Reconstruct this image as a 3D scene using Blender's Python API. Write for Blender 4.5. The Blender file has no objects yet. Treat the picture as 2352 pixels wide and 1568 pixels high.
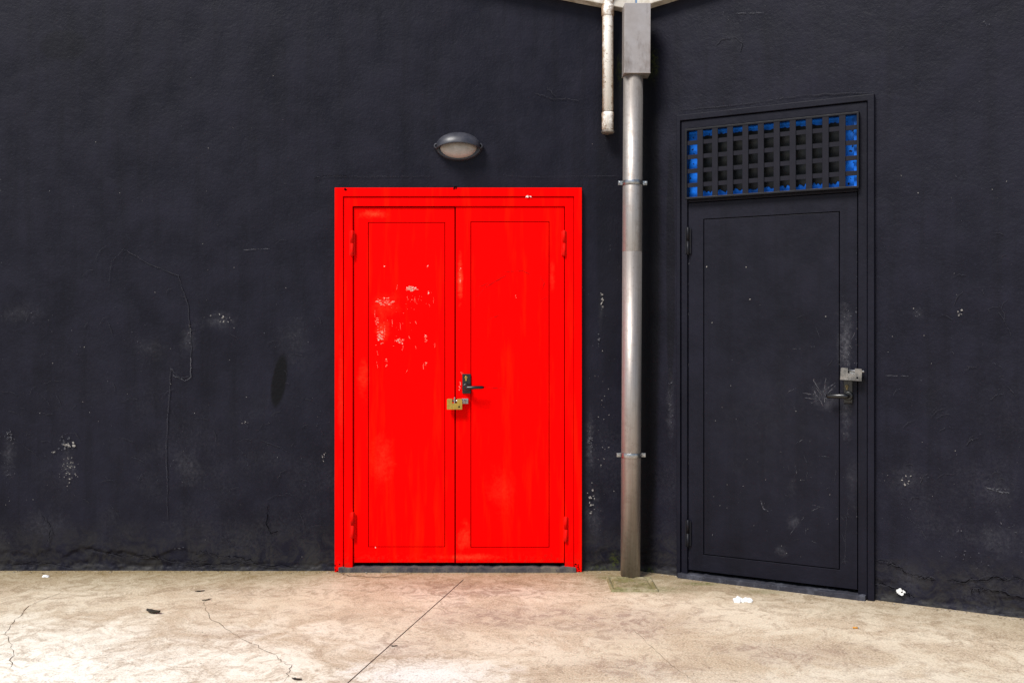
import bpy, bmesh, math, random
from mathutils import Vector, Matrix, noise
random.seed(7)
scene=bpy.context.scene
COL=scene.collection
D=5.7175; H=1.3625; FPX=2287.0
# ---------- measured-survey helpers (metres on each wall plane) ----------
def Lx(px): return (px-1176)/400.0
def Lz(py): return (1310-py)/400.0
def U(px):
    m=(px-1176)/FPX
    return (D*m-0.715)/(0.8759+0.4825*m)
def V(px,py):
    y=D-0.4825*U(px)
    return H-(py-765)*y/FPX
def GP(px,py):
    y=FPX*H/(py-765.0)
    return ((px-1176)*y/FPX, y)
ANG=-math.atan2(2287,4152)
FL=Matrix.Translation((0,D,0))
FR=Matrix.Translation((0.715,D,0))@Matrix.Rotation(ANG,4,'Z')
FG=Matrix.Identity(4)
# ---------- material graph helper ----------
class G:
    def __init__(s,name):
        s.mat=bpy.data.materials.new(name); s.mat.use_nodes=True
        s.nt=s.mat.node_tree; s.b=s.nt.nodes['Principled BSDF']
        s.out=s.nt.nodes['Material Output']
        tc=s.nt.nodes.new('ShaderNodeTexCoord'); s.co=tc.outputs['Object']
    def put(s,sock,v):
        if isinstance(v,bpy.types.NodeSocket): s.nt.links.new(v,sock)
        else:
            if hasattr(sock.default_value,'__len__') and len(sock.default_value)==4 and len(v)==3: v=(*v,1)
            sock.default_value=v
    def math(s,op,a,b=0.0,clamp=False):
        n=s.nt.nodes.new('ShaderNodeMath'); n.operation=op; n.use_clamp=clamp
        s.put(n.inputs[0],a); s.put(n.inputs[1],b); return n.outputs[0]
    def vec(s,op,a,b=(0,0,0),c=None,out='Vector'):
        n=s.nt.nodes.new('ShaderNodeVectorMath'); n.operation=op
        s.put(n.inputs[0],a); s.put(n.inputs[1],b)
        if c is not None: s.put(n.inputs[2],c)
        return n.outputs[out]
    def noise(s,scale,detail=5,rough=.6,dist=0,stretch=None,off=0.0,co=None):
        c=co or s.co
        if stretch: c=s.vec('MULTIPLY',c,stretch)
        if off: c=s.vec('ADD',c,(off,off*.7,off*1.3))
        n=s.nt.nodes.new('ShaderNodeTexNoise')
        s.put(n.inputs['Vector'],c); n.inputs['Scale'].default_value=scale
        n.inputs['Detail'].default_value=min(detail,5); n.inputs['Roughness'].default_value=rough
        n.inputs['Distortion'].default_value=dist
        return n.outputs[0]
    def mr(s,v,a,b,c=0.0,d=1.0,smooth=False):
        n=s.nt.nodes.new('ShaderNodeMapRange'); n.clamp=True
        if smooth: n.interpolation_type='SMOOTHSTEP'
        s.put(n.inputs[0],v)
        for i,x in enumerate((a,b,c,d)): n.inputs[i+1].default_value=x
        return n.outputs[0]
    def mix(s,f,a,b,mode='MIX'):
        n=s.nt.nodes.new('ShaderNodeMix'); n.data_type='RGBA'; n.blend_type=mode
        s.put(n.inputs[0],f); s.put(n.inputs[6],a); s.put(n.inputs[7],b); return n.outputs[2]
    def ell(s,c,r,nz=None,amp=.8,inner=.3,plane='xz',rot=0.0):
        cx,cz=c; rx,rz=r
        if rot:
            ca,sa=math.cos(rot),math.sin(rot)
            v1=s.vec('DOT_PRODUCT',s.co,(ca/rx,0,sa/rx),out='Value'); v1=s.math('SUBTRACT',v1,(cx*ca+cz*sa)/rx)
            v2=s.vec('DOT_PRODUCT',s.co,(-sa/rz,0,ca/rz),out='Value'); v2=s.math('SUBTRACT',v2,(-cx*sa+cz*ca)/rz)
            d=s.math('SQRT',s.math('ADD',s.math('MULTIPLY',v1,v1),s.math('MULTIPLY',v2,v2)))
        else:
            if plane=='xz': m=(1/rx,0,1/rz); a=(-cx/rx,0,-cz/rz)
            else: m=(1/rx,1/rz,0); a=(-cx/rx,-cz/rz,0)
            v=s.vec('MULTIPLY_ADD',s.co,m,a)
            d=s.vec('LENGTH',v,out='Value')
        if nz is not None:
            d=s.math('ADD',d,s.math('MULTIPLY',s.math('SUBTRACT',nz,.5),amp))
        return s.mr(d,inner,1.0,1.0,0.0,True)
    def sep(s):
        n=s.nt.nodes.new('ShaderNodeSeparateXYZ'); s.put(n.inputs[0],s.co); return n.outputs
    def bump(s,h,strength=.5,dist=.01,normal=None):
        n=s.nt.nodes.new('ShaderNodeBump'); n.inputs['Strength'].default_value=strength
        n.inputs['Distance'].default_value=dist; s.put(n.inputs['Height'],h)
        if normal: s.put(n.inputs['Normal'],normal)
        return n.outputs[0]
    def set(s,**k):
        names={'color':'Base Color','rough':'Roughness','metal':'Metallic','spec':'Specular IOR Level','normal':'Normal','alpha':'Alpha'}
        for a,b in k.items(): s.put(s.b.inputs[names[a]],b)
        return s.mat

def wall_paint(name,smudges=(),darks=(),moss=(),base=(.0038,.0037,.0090),hi=(.0078,.0076,.0150),stip=1.0,low=True,spec=.15):
    g=G(name)
    n1=g.noise(1.1,4,.6); n2=g.noise(5,5,.62,off=3.1); n3=g.noise(75,3,.7,off=7)
    col=g.mix(g.mr(n1,.3,.7),base,hi)
    col=g.mix(g.mr(n2,.40,.66,0,.55),col,tuple(c*1.45 for c in hi))
    vs=g.noise(2.2,5,.65,stretch=(5,5,.35),off=11)
    col=g.mix(g.mr(vs,.48,.72,0,.5),col,tuple(c*.5 for c in base))
    col=g.mix(g.mr(n3,.55,.72,0,.3*stip),col,tuple(c*1.9 for c in hi))
    nz=g.noise(10,5,.8,dist=1.0,off=5)
    fine=g.noise(60,5,.8,off=9,dist=.5)
    if low:
        z=g.sep()[2]
        lowm=g.mr(z,.0,1.5,1,0)
        patch=g.mr(g.noise(2.3,5,.7,off=21),.47,.66)
        f=g.math('MULTIPLY',g.math('MULTIPLY',lowm,patch),g.mr(fine,.42,.68,0,.5))
        col=g.mix(f,col,(.05,.05,.06))
        dm=g.math('MULTIPLY',g.mr(z,0,.30,1,0),g.mr(nz,.42,.60,0,.8))
        col=g.mix(dm,col,(.034,.032,.029))
    for (c,r,st) in smudges:
        m=g.math('MULTIPLY',g.ell(c,r,nz,2.6,-.3),g.mr(fine,.40,.70,st*.12,st*.75))
        col=g.mix(m,col,(.085,.085,.098))
    for (c,r,st,*ro) in darks:
        m=g.math('MULTIPLY',g.ell(c,r,nz,.25,.7,rot=ro[0] if ro else 0),st)
        col=g.mix(m,col,(.0010,.0010,.0022))
    for (c,r,st) in moss:
        m=g.math('MULTIPLY',g.ell(c,r,nz,1.6,.1),g.mr(fine,.45,.6,0,st))
        col=g.mix(m,col,(.045,.055,.006))
    b1=g.bump(n3,.42*stip,.004)
    b2=g.bump(n2,.45,.014,b1)
    rough=g.mr(n2,.3,.7,.42,.62)
    return g.set(color=col,rough=rough,spec=spec,normal=b2)

def simple(name,c,rough=.5,metal=0,spec=.4,var=.3,scale=20,bump=.15,c2=None,dirt=None):
    g=G(name); n=g.noise(scale,5,.65)
    c2=c2 or tuple(x*(1-var) for x in c)
    col=g.mix(g.mr(n,.35,.68),c,c2)
    if dirt:
        d=g.noise(9,5,.7,off=4,stretch=(1,1,.4)); col=g.mix(g.mr(d,.5,.66,0,.8),col,dirt)
    return g.set(color=col,rough=g.mr(n,.3,.7,max(rough-.08,.02),rough+.1),metal=metal,spec=spec,normal=g.bump(g.noise(scale*4,3,.6,off=3),bump,.002))

def mark_mat(name,c,lo=.42,hi=.55,scale=60,rough=.8):
    g=G(name); n=g.noise(scale,4,.75); n2=g.noise(scale*.2,3,.7,off=4)
    a=g.mr(g.math('ADD',g.math('MULTIPLY',n,.6),g.math('MULTIPLY',n2,.4)),lo,hi)
    col=g.mix(g.mr(n2,.3,.7),c,tuple(x*.6 for x in c))
    return g.set(color=col,rough=rough,spec=.2,alpha=a)

# ---------- mesh helpers ----------
def box(bm,x0,x1,y0,y1,z0,z1,mi=0):
    vs=[bm.verts.new(p) for p in [(x0,y0,z0),(x1,y0,z0),(x1,y1,z0),(x0,y1,z0),(x0,y0,z1),(x1,y0,z1),(x1,y1,z1),(x0,y1,z1)]]
    for f in [(0,3,2,1),(4,5,6,7),(0,1,5,4),(1,2,6,5),(2,3,7,6),(3,0,4,7)]:
        fc=bm.faces.new([vs[i] for i in f]); fc.material_index=mi
    return vs
def prism(bm,pts,y0,y1,mi=0):
    a=[bm.verts.new((x,y0,z)) for x,z in pts]; b=[bm.verts.new((x,y1,z)) for x,z in pts]
    n=len(pts); fs=[bm.faces.new(a),bm.faces.new(b[::-1])]
    for i in range(n): fs.append(bm.faces.new([a[i],b[i],b[(i+1)%n],a[(i+1)%n]]))
    for f in fs: f.material_index=mi
def ring(bm,o,i,y0,y1,mi=0):
    def r(q,y): return [bm.verts.new(p) for p in [(q[0],y,q[2]),(q[1],y,q[2]),(q[1],y,q[3]),(q[0],y,q[3])]]
    of,inf,ob,ib=r(o,y0),r(i,y0),r(o,y1),r(i,y1)
    for k in range(4):
        j=(k+1)%4
        for f in ([of[k],of[j],inf[j],inf[k]],[ob[k],ib[k],ib[j],ob[j]],[of[k],ob[k],ob[j],of[j]],[inf[k],inf[j],ib[j],ib[k]]):
            bm.faces.new(f).material_index=mi
def tube(bm,pts,r,segs=24,caps=True,mi=0):
    pts=[Vector(p) for p in pts]; n=len(pts)
    rs=r if isinstance(r,(list,tuple)) else [r]*n
    rings=[]; up=None
    for i,p in enumerate(pts):
        t=(pts[min(i+1,n-1)]-pts[max(i-1,0)]).normalized()
        if t.length<1e-6: t=Vector((0,0,1))
        if up is None:
            up=Vector((0,1,0)) if abs(t.y)<.9 else Vector((1,0,0))
        a=t.cross(up).normalized(); up2=a.cross(t).normalized(); up=up2
        rings.append([bm.verts.new(p+(a*math.cos(k*2*math.pi/segs)+up2*math.sin(k*2*math.pi/segs))*rs[i]) for k in range(segs)])
    for i in range(n-1):
        for k in range(segs):
            f=bm.faces.new([rings[i][k],rings[i][(k+1)%segs],rings[i+1][(k+1)%segs],rings[i+1][k]]); f.smooth=True; f.material_index=mi
    if caps:
        for rr in (rings[0],rings[-1][::-1]):
            bm.faces.new(rr).material_index=mi
def ribbon(bm,pts,w,y,mi=0,jit=.004,plane='xz',sub=8):
    P=[]
    for a,b in zip(pts[:-1],pts[1:]):
        for k in range(sub): 
            t=k/sub; P.append((a[0]+(b[0]-a[0])*t+random.uniform(-jit,jit),a[1]+(b[1]-a[1])*t+random.uniform(-jit,jit)))
    P.append(pts[-1]); prev=None
    for i in range(len(P)):
        q=P[min(i+1,len(P)-1)]; o=P[max(i-1,0)]
        dx,dz=q[0]-o[0],q[1]-o[1]; L=math.hypot(dx,dz) or 1
        ww=w*random.uniform(.35,1.2)*(.35 if i in(0,len(P)-1) else 1)/2
        nx,nz=-dz/L*ww,dx/L*ww
        def mk(x,z): return bm.verts.new((x,y,z) if plane=='xz' else (x,z,y))
        cur=(mk(P[i][0]+nx,P[i][1]+nz),mk(P[i][0]-nx,P[i][1]-nz))
        if prev:
            f=bm.faces.new([prev[0],prev[1],cur[1],cur[0]]); f.material_index=mi
            f.normal_update()
        prev=cur
def blob(bm,cx,cz,rx,rz,y,mi=0,plane='xz',n=9,rot=None):
    rot=random.uniform(0,6.28) if rot is None else rot
    vs=[]
    for k in range(n):
        a=k*2*math.pi/n; q=random.uniform(.45,1.15)
        X=math.cos(a)*rx*q; Z=math.sin(a)*rz*q
        x=cx+X*math.cos(rot)-Z*math.sin(rot); z=cz+X*math.sin(rot)+Z*math.cos(rot)
        vs.append(bm.verts.new((x,y,z) if plane=='xz' else (x,z,y)))
    bm.faces.new(vs).material_index=mi
def scatter(bm,cx,cz,rx,rz,n,size,y,mi=0,plane='xz',flat=1.0):
    for _ in range(n):
        s=size*random.uniform(.3,1.3)
        blob(bm,random.gauss(cx,rx*.5),random.gauss(cz,rz*.5),s,s*random.uniform(.3,.9)*flat,y-random.uniform(0,.0003),mi,plane,rot=random.uniform(-.4,.4) if flat<1 else None)

def thing(name,frame,base,label,cat,**k):
    e=bpy.data.objects.new(name,None); e.empty_display_size=.1; COL.objects.link(e)
    e.matrix_world=frame@Matrix.Translation(base); e['label']=label; e['category']=cat
    for a,b in k.items(): e[a]=b
    return e
def part(name,parent,bm,mats,base=None,bev=0.0,recalc=True,label=None,segs=2):
    if recalc: bmesh.ops.recalc_face_normals(bm,faces=bm.faces)
    if base is not None: bmesh.ops.translate(bm,verts=bm.verts,vec=-Vector(base))
    me=bpy.data.meshes.new(name); bm.to_mesh(me); bm.free()
    for m in (mats if isinstance(mats,(list,tuple)) else [mats]): me.materials.append(m)
    o=bpy.data.objects.new(name,me); COL.objects.link(o)
    if parent: o.parent=parent
    if bev>0:
        b=o.modifiers.new('bevel','BEVEL'); b.width=bev; b.segments=segs; b.limit_method='ANGLE'; b.angle_limit=math.radians(40)
    if label: o['label']=label
    return o

# =====================================================================
# MATERIALS
M_wallL=wall_paint('dark_painted_plaster',
  smudges=[((Lx(500),Lz(738)),(.13,.06),.9),((Lx(432),Lz(780)),(.06,.10),.6),((Lx(430),Lz(1070)),(.12,.14),.5),((Lx(155),Lz(1070)),(.06,.14),.8),((Lx(340),Lz(800)),(.12,.1),.4),
   ((Lx(20),Lz(1040)),(.06,.16),.7),((Lx(680),Lz(780)),(.12,.22),.35),((Lx(50),Lz(720)),(.2,.08),.4),((Lx(110),Lz(1210)),(.16,.12),.5),((Lx(1355),Lz(1020)),(.03,.25),.9),((Lx(1380),Lz(720)),(.02,.12),.7),
   ((Lx(1365),Lz(1190)),(.06,.2),.8)],
  darks=[((Lx(641),Lz(875)),(.048,.175),.95,-.16),((Lx(145),Lz(105)),(.17,.10),.4),((Lx(1400),Lz(500)),(.09,1.1),.35),((Lx(1500),Lz(700)),(.12,2.2),.85)],  # last entry paints the pipe's shadow into the wall colour at the corner
  moss=[((Lx(1412),Lz(1288)),(.045,.07),.9),((Lx(1422),Lz(165)),(.03,.15),.8),((Lx(1380),Lz(1305)),(.15,.03),.5)])
M_wallR=wall_paint('dark_painted_plaster_side',
  smudges=[((U(2110),V(2110,720)),(.05,.04),.5),((U(2080),V(2080,1100)),(.12,.1),.35),((U(2290),V(2290,1130)),(.12,.1),.4),((U(2300),V(2300,1240)),(.25,.14),.45),((U(1540),V(1540,930)),(.03,.3),.7),((U(1680),V(1680,90)),(.14,.1),.2),((U(2090),V(2090,1330)),(.12,.12),.5)],
  darks=[((0.04,1.7),(.12,2.2),.85),((U(1540),V(1540,620)),(.03,.8),.5)],  # first entry continues the painted corner shadow on this wall
  moss=[((U(1500),V(1500,150)),(.05,.12),.8),((U(1490),V(1490,1310)),(.06,.03),.8)])
M_blackdoor=wall_paint('dark_painted_metal',
  smudges=[((.40,1.30),(.05,.26),1.3),((.405,1.0),(.04,.22),.9),((.29,1.03),(.09,.10),.8),((.13,.36),(.06,.05),.9),((.13,.55),(.03,.08),.5),((.06,.2),(.05,.04),.7),((.43,.6),(.04,.2),.4),((.0,.9),(.4,.6),.12)],
  base=(.0042,.0042,.0092),hi=(.0068,.0067,.0130),stip=.3,low=False,spec=.15)
M_mark=mark_mat('chalky_scratch',(.10,.10,.115))
M_chip=mark_mat('bare_plaster_chip',(.33,.31,.29),.38,.5)
M_chipw=simple('white_plaster_chip',(.8,.8,.78),.8,var=.15)
M_crack=simple('crack_shadow',(.0015,.0015,.0022),.9,spec=.03)
M_faint=mark_mat('faint_scratch_and_highlight',(.028,.028,.038),.36,.5)
M_blue=simple('blue_paint',(.0,.17,.85),.5,var=.45,scale=30,dirt=(.0,.05,.22),spec=.2)
M_darkblue=simple('dull_glass_panel',(.003,.005,.008),.5,c2=(.011,.011,.010),scale=14,spec=.12,dirt=(.002,.002,.004))
M_black=simple('black_plastic',(.006,.006,.007),.3,spec=.6)
M_brass=simple('brass',(.62,.42,.08),.32,metal=.85,c2=(.40,.27,.07),scale=60)
M_dullbrass=simple('tarnished_brass',(.20,.15,.07),.45,metal=.8,c2=(.1,.08,.05),scale=60)
M_steel=simple('worn_steel',(.50,.50,.51),.3,metal=.95,c2=(.26,.25,.24),scale=50)
M_dark=simple('dark_interior',(.002,.002,.002),.9,spec=.05)
M_groove=simple('dark_red_groove',(.34,.0,.0),.9,spec=.02)  # backing of the leaf grooves, a darker red than the leaf
M_groovek=simple('dark_groove',(.0012,.0012,.002),.9,spec=.02)

def red_mat(name,fades):
    g=G(name); nz=g.noise(9,5,.75,dist=.4,off=2); fine=g.noise(50,4,.75,off=6); big=g.noise(1.6,4,.55)
    st=g.noise(3,5,.6,stretch=(6,6,.6),off=8)
    col=g.mix(g.mr(big,.35,.7),(.93,.0,.0),(.76,.0,.0))
    col=g.mix(g.mr(st,.52,.75,0,.5),col,(1,.012,.0))
    for c,r,s in fades:
        m=g.math('MULTIPLY',g.ell(c,r,nz,2.4,-.2),g.mr(fine,.35,.6,s*.35,s))
        col=g.mix(m,col,(1.0,.06,.02))
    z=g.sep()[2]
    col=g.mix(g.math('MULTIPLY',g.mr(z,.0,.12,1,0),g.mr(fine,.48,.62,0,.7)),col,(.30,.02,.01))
    col=g.mix(g.mr(g.noise(23,5,.8,off=31),.60,.70,0,.4),col,(.42,.0,.0))
    b=g.bump(fine,.1,.002); b=g.bump(big,.3,.02,b)
    return g.set(color=col,rough=g.mr(nz,.3,.7,.5,.7),spec=.03,normal=b)
RB=(Lx(1053),0,0)
def rl(px,py): return (Lx(px)-RB[0],Lz(py))
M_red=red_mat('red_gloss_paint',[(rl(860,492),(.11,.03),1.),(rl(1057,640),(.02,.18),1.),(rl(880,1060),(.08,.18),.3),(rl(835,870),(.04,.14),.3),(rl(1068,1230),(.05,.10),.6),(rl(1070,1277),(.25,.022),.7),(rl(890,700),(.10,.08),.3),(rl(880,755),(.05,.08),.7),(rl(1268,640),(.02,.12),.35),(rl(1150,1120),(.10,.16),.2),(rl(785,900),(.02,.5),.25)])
M_redmark=mark_mat('pale_worn_paint',(.98,.38,.29),.43,.54,110)
M_redwhite=simple('white_paint_fleck',(.9,.78,.72),.7)

# =====================================================================
# GROUND
def ground_mat():
    g=G('stained_concrete_floor')
    x,y,z=g.sep()
    big=g.noise(.9,4,.6); med=g.noise(3.2,5,.74,dist=.8,off=3); fine=g.noise(110,4,.75,off=5); mott=g.noise(9,5,.82,dist=1.2,off=9)
    grit=g.noise(42,5,.8,off=19)
    col=g.mix(g.mr(big,.32,.68),(.64,.53,.375),(.76,.66,.51))
    col=g.mix(g.mr(med,.46,.59,0,.6),col,(.50,.375,.25))
    col=g.mix(g.mr(mott,.51,.60,0,.55),col,(.36,.26,.18))
    w=g.ell((-2.15,3.85),(2.0,1.2),med,1.4,.1,'xy')
    col=g.mix(g.math('MULTIPLY',w,g.mr(mott,.45,.60,1,.3)),col,(.99,.95,.84))  # strong light on the near left floor, put into the colour
    w=g.ell((-.35,3.95),(.5,.32),mott,1.8,.0,'xy')
    col=g.mix(g.math('MULTIPLY',w,.7),col,(.88,.88,.84))
    w=g.ell((1.1,3.75),(1.3,.45),med,1.8,.0,'xy')
    col=g.mix(g.math('MULTIPLY',w,.5),col,(.80,.73,.60))
    for c,r,s in [((-.25,5.35),(.8,.33),.85),((-.1,4.8),(.6,.32),.65),((.55,4.7),(.5,.35),.6),((-.45,4.3),(.3,.25),.45),((1.2,4.25),(.6,.25),.6),((.5,4.05),(.5,.2),.5),((-1.5,5.25),(.6,.15),.3),((-1.3,4.5),(.4,.15),.3)]:
        m=g.math('MULTIPLY',g.ell(c,r,med,1.8,.0,'xy'),g.mr(mott,.42,.57,.3*s,s))
        col=g.mix(m,col,(.27,.17,.135))
    gl=g.mr(g.math('ADD',y,g.math('MULTIPLY',g.math('SUBTRACT',mott,.5),.8)),5.15,5.75,0,.9)  # shade toward the wall painted into the floor colour, edge broken by noise
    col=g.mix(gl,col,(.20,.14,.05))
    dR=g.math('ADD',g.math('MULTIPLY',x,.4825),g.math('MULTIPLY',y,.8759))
    gr=g.mr(g.math('ADD',dR,g.math('MULTIPLY',g.math('SUBTRACT',mott,.5),.8)),4.8,5.38,0,.65)  # same painted shade along the side wall
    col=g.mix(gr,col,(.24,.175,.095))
    for c,r,s in [((.75,5.3),(.32,.12),.8),((1.02,5.42),(.18,.06),1.0),((.55,5.55),(.12,.1),.9),((1.3,5.25),(.2,.07),.5)]:
        m=g.math('MULTIPLY',g.ell(c,r,mott,1.4,.1,'xy'),g.mr(grit,.4,.6,.2,s))
        col=g.mix(m,col,(.10,.115,.018))
    fm=g.mr(med,.35,.62,.2,.65)
    col=g.mix(g.math('MULTIPLY',g.mr(fine,.50,.66,0,1.),fm),col,(.16,.11,.075))
    col=g.mix(g.mr(fine,.33,.45,.4,0),col,(.97,.91,.79))
    pits=g.math('MULTIPLY',g.mr(grit,.60,.66),fm)
    col=g.mix(pits,col,(.10,.065,.048))
    a=GP(1065,1330); b=GP(798,1568); L=math.hypot(b[0]-a[0],b[1]-a[1]); nx,ny=-(b[1]-a[1])/L,(b[0]-a[0])/L
    dist=g.math('ABSOLUTE',g.math('ADD',g.math('ADD',g.math('MULTIPLY',x,nx),g.math('MULTIPLY',y,ny)),-(a[0]*nx+a[1]*ny)))
    dist=g.math('ADD',dist,g.math('MULTIPLY',g.math('SUBTRACT',grit,.5),.004))
    j=g.math('MULTIPLY',g.mr(dist,.0018,.0036,1,0),g.mr(y,a[1]-.01,a[1]+.01,1,0))
    col=g.mix(j,col,(.03,.02,.015))
    h=g.math('SUBTRACT',g.math('ADD',g.math('MULTIPLY',fine,.5),mott),g.math('MULTIPLY',j,2.0))
    h=g.math('SUBTRACT',h,g.math('MULTIPLY',pits,.5))
    return g.set(color=col,rough=g.mr(mott,.3,.7,.62,.85),spec=.2,normal=g.bump(h,.5,.006))
bm=bmesh.new()
s=150
vs=[bm.verts.new(p) for p in [(-s,-s,0),(s,-s,0),(s,s,0),(-s,s,0)]]; bm.faces.new(vs)
def gr(*p): return [GP(*q) for q in p]
ribbon(bm,gr((145,1358),(60,1395),(15,1450),(30,1500),(22,1535)),.0032,.0015,4,.010,'xy')
ribbon(bm,gr((470,1378),(480,1420),(560,1465),(640,1510),(668,1530),(650,1566)),.0028,.0015,4,.010,'xy')
ribbon(bm,gr((782,1316),(800,1322),(870,1326),(918,1322)),.006,.0015,1,.008,'xy')
ribbon(bm,gr((1450,1440),(1500,1490),(1560,1540),(1600,1568)),.0020,.0015,4,.006,'xy')
ribbon(bm,gr((1590,1350),(1700,1362),(1800,1378),(1960,1392)),.002,.0015,4,.006,'xy')
for _ in range(320):
    x=random.uniform(-3.2,2.6); y=random.uniform(3.7,5.65)
    if y>D-.5509*max(0,x-.715)-.06: continue
    q=random.uniform(.0015,.0045); blob(bm,x,y,q,q*.6,.0015,1 if random.random()<.75 else 2,'xy',6)
for _ in range(520):
    t=random.uniform(-3.1,2.6); 
    yw=D if t<.715 else D-.5509*(t-.715)
    y=yw-.02-abs(random.gauss(0,.03)); q=random.uniform(.002,.007); blob(bm,t,y,q,q*.6,.0015+random.uniform(0,.001),random.choice([1,1,2,3]),'xy',6)
for f in bm.faces:
    f.normal_update()
    if f.normal.z<0: f.normal_flip()
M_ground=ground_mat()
M_gcrack=simple('floor_crumb',(.09,.065,.045),.9,spec=.1)
M_grit=simple('pale_grit',(.75,.7,.62),.9)
M_flake=simple('fallen_paint_flake',(.02,.02,.028),.7)
M_hair=mark_mat('hairline_crack',(.14,.095,.06),.38,.5,25)
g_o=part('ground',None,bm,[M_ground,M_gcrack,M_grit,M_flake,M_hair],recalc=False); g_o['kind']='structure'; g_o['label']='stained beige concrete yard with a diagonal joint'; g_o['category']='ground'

# =====================================================================
# WAREHOUSE WALLS
wh=thing('warehouse',FG,(0.715,D,0),'dark navy painted warehouse with two meeting walls','building')
def frange(a,b,st):
    n=max(1,int(round((b-a)/st))); return [a+(b-a)*i/n for i in range(n)]
def wall_grid(bm,x0,x1,dense0,dense1,op,ztop,seed):
    ox0,ox1,oz=op
    xs=sorted(set([round(v,5) for v in frange(x0,dense0,.5)+frange(dense0,ox0,.010)+frange(ox0,ox1,.05)+frange(ox1,dense1,.010)+(frange(dense1,x1,.5) if x1>dense1 else [])+[x1]]))
    zs=frange(-.04,.4,.0075)+frange(.4,oz,.06)
    nrel=22
    grid=[]
    for x in xs:
        colv=[]
        zt=ztop(x)+.05
        zz=zs+[oz+(zt-oz)*i/nrel for i in range(nrel+1)]
        for z in zz:
            p=Vector((x*1.0+seed,z,0))
            y=.005*noise.noise(p*1.3)+.002*noise.noise(p*6)
            edge=.10+.06*noise.noise(Vector((x*1.7+seed,0,3)))+.05*noise.noise(Vector((x*6+seed,0,9)))+.03*noise.noise(Vector((x*22+seed,z*8,9)))
            if z<edge+.12:
                pres=max(0,min(1,.45+2.2*noise.noise(Vector((x*1.1+seed,0,31)))))
                k=max(0,min(1,(edge+.009-z)/.010))*pres
                k2=max(0,min(1,(edge*.4+.008-z)/.009))
                y+= .009*k +.005*k2*(.4+noise.noise(p*4)) +.005*noise.noise(p*26)*k+.006*noise.noise(p*60)*k2-.008*max(0,1-z/.03)*k2
            colv.append(bm.verts.new((x,y,z)))
        grid.append(colv)
    nz=len(grid[0])
    for i in range(len(xs)-1):
        for j in range(nz-1):
            xc=(xs[i]+xs[i+1])/2; 
            if ox0<xc<ox1 and j<len(zs): continue
            f=bm.faces.new([grid[i][j],grid[i+1][j],grid[i+1][j+1],grid[i][j+1]]); f.smooth=True
    def quad(*p,mi=1): bm.faces.new([bm.verts.new(q) for q in p]).material_index=mi
    e=.005;y0=-.004;y1=.22;zb=-.04
    quad((ox0-e,y0,zb),(ox0-e,y1,zb),(ox0-e,y1,oz+e),(ox0-e,y0,oz+e))
    quad((ox1+e,y0,zb),(ox1+e,y0,oz+e),(ox1+e,y1,oz+e),(ox1+e,y1,zb))
    quad((ox0-e,y0,oz+e),(ox0-e,y1,oz+e),(ox1+e,y1,oz+e),(ox1+e,y0,oz+e))
    quad((ox0-e,y1,zb),(ox1+e,y1,zb),(ox1+e,y1,oz+e),(ox0-e,y1,oz+e))
    quad((x0,.3,zb),(x1,.3,zb),(x1,.3,ztop(x1)),(x0,.3,ztop(x0)),mi=1)
ztL=lambda x:3.185+.20*(.735-x)-.010*(.735-x)**2
ztR=lambda u:3.20+.13*u-.004*u*u
WY=-.004
MW=[None,M_dark,M_mark,M_chip,M_crack,M_faint,M_chipw]
bm=bmesh.new()
wall_grid(bm,-9.0,.735,-3.15,.735,(Lx(798),Lx(1310),Lz(462)),ztL,0)
def Lp(*p): return [(Lx(a),Lz(b)) for a,b in p]
ribbon(bm,Lp((285,572),(345,608),(410,632),(432,700),(440,800),(438,862),(415,868),(393,845),(388,930),(382,1020),(386,1190)),.006,WY-.003,5,.003)
ribbon(bm,Lp((285,572),(258,600),(250,660)),.003,WY-.003,5,.003)
ribbon(bm,Lp((393,845),(400,862),(425,874),(440,866),(438,820)),.005,WY-.0034,2,.003)
ribbon(bm,Lp((436,745),(440,775)),.006,WY-.003,2,.003)
ribbon(bm,Lp((560,574),(620,571)),.0035,WY-.003,2,.002)
ribbon(bm,Lp((618,1155),(612,1200),(622,1225),(640,1218)),.004,WY-.003,4,.004)
ribbon(bm,Lp((600,1010),(640,1025),(664,1038)),.004,WY-.003,5,.003)
for pts in [((200,1258),(280,1275),(350,1276),(420,1290),(480,1285)),((0,1300),(90,1290),(170,1300)),((430,1300),(560,1290),(700,1303)),((450,1270),(470,1262),(500,1278),(530,1276),(590,1288)),((100,1180),(120,1215),(110,1250))]:
    ribbon(bm,Lp(*pts),.0036,WY-.006,4,.009); ribbon(bm,[(a,b-.005) for a,b in Lp(*pts)],.004,WY-.0065,5,.008)  # lower ribbon paints a pale highlight along the crack edge
ribbon(bm,Lp((720,408),(760,404),(850,406),(1000,405)),.003,WY-.003,5,.002)
ribbon(bm,Lp((720,412),(745,404),(800,404)),.0025,WY-.003,4,.002)
ribbon(bm,Lp((1150,403),(1200,406),(1330,405),(1420,404)),.0025,WY-.003,5,.002)
ribbon(bm,Lp((1230,215),(1270,228),(1300,226),(1330,232)),.004,WY-.003,5,.004)
ribbon(bm,Lp((1255,200),(1275,222)),.004,WY-.003,5,.004)
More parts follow.
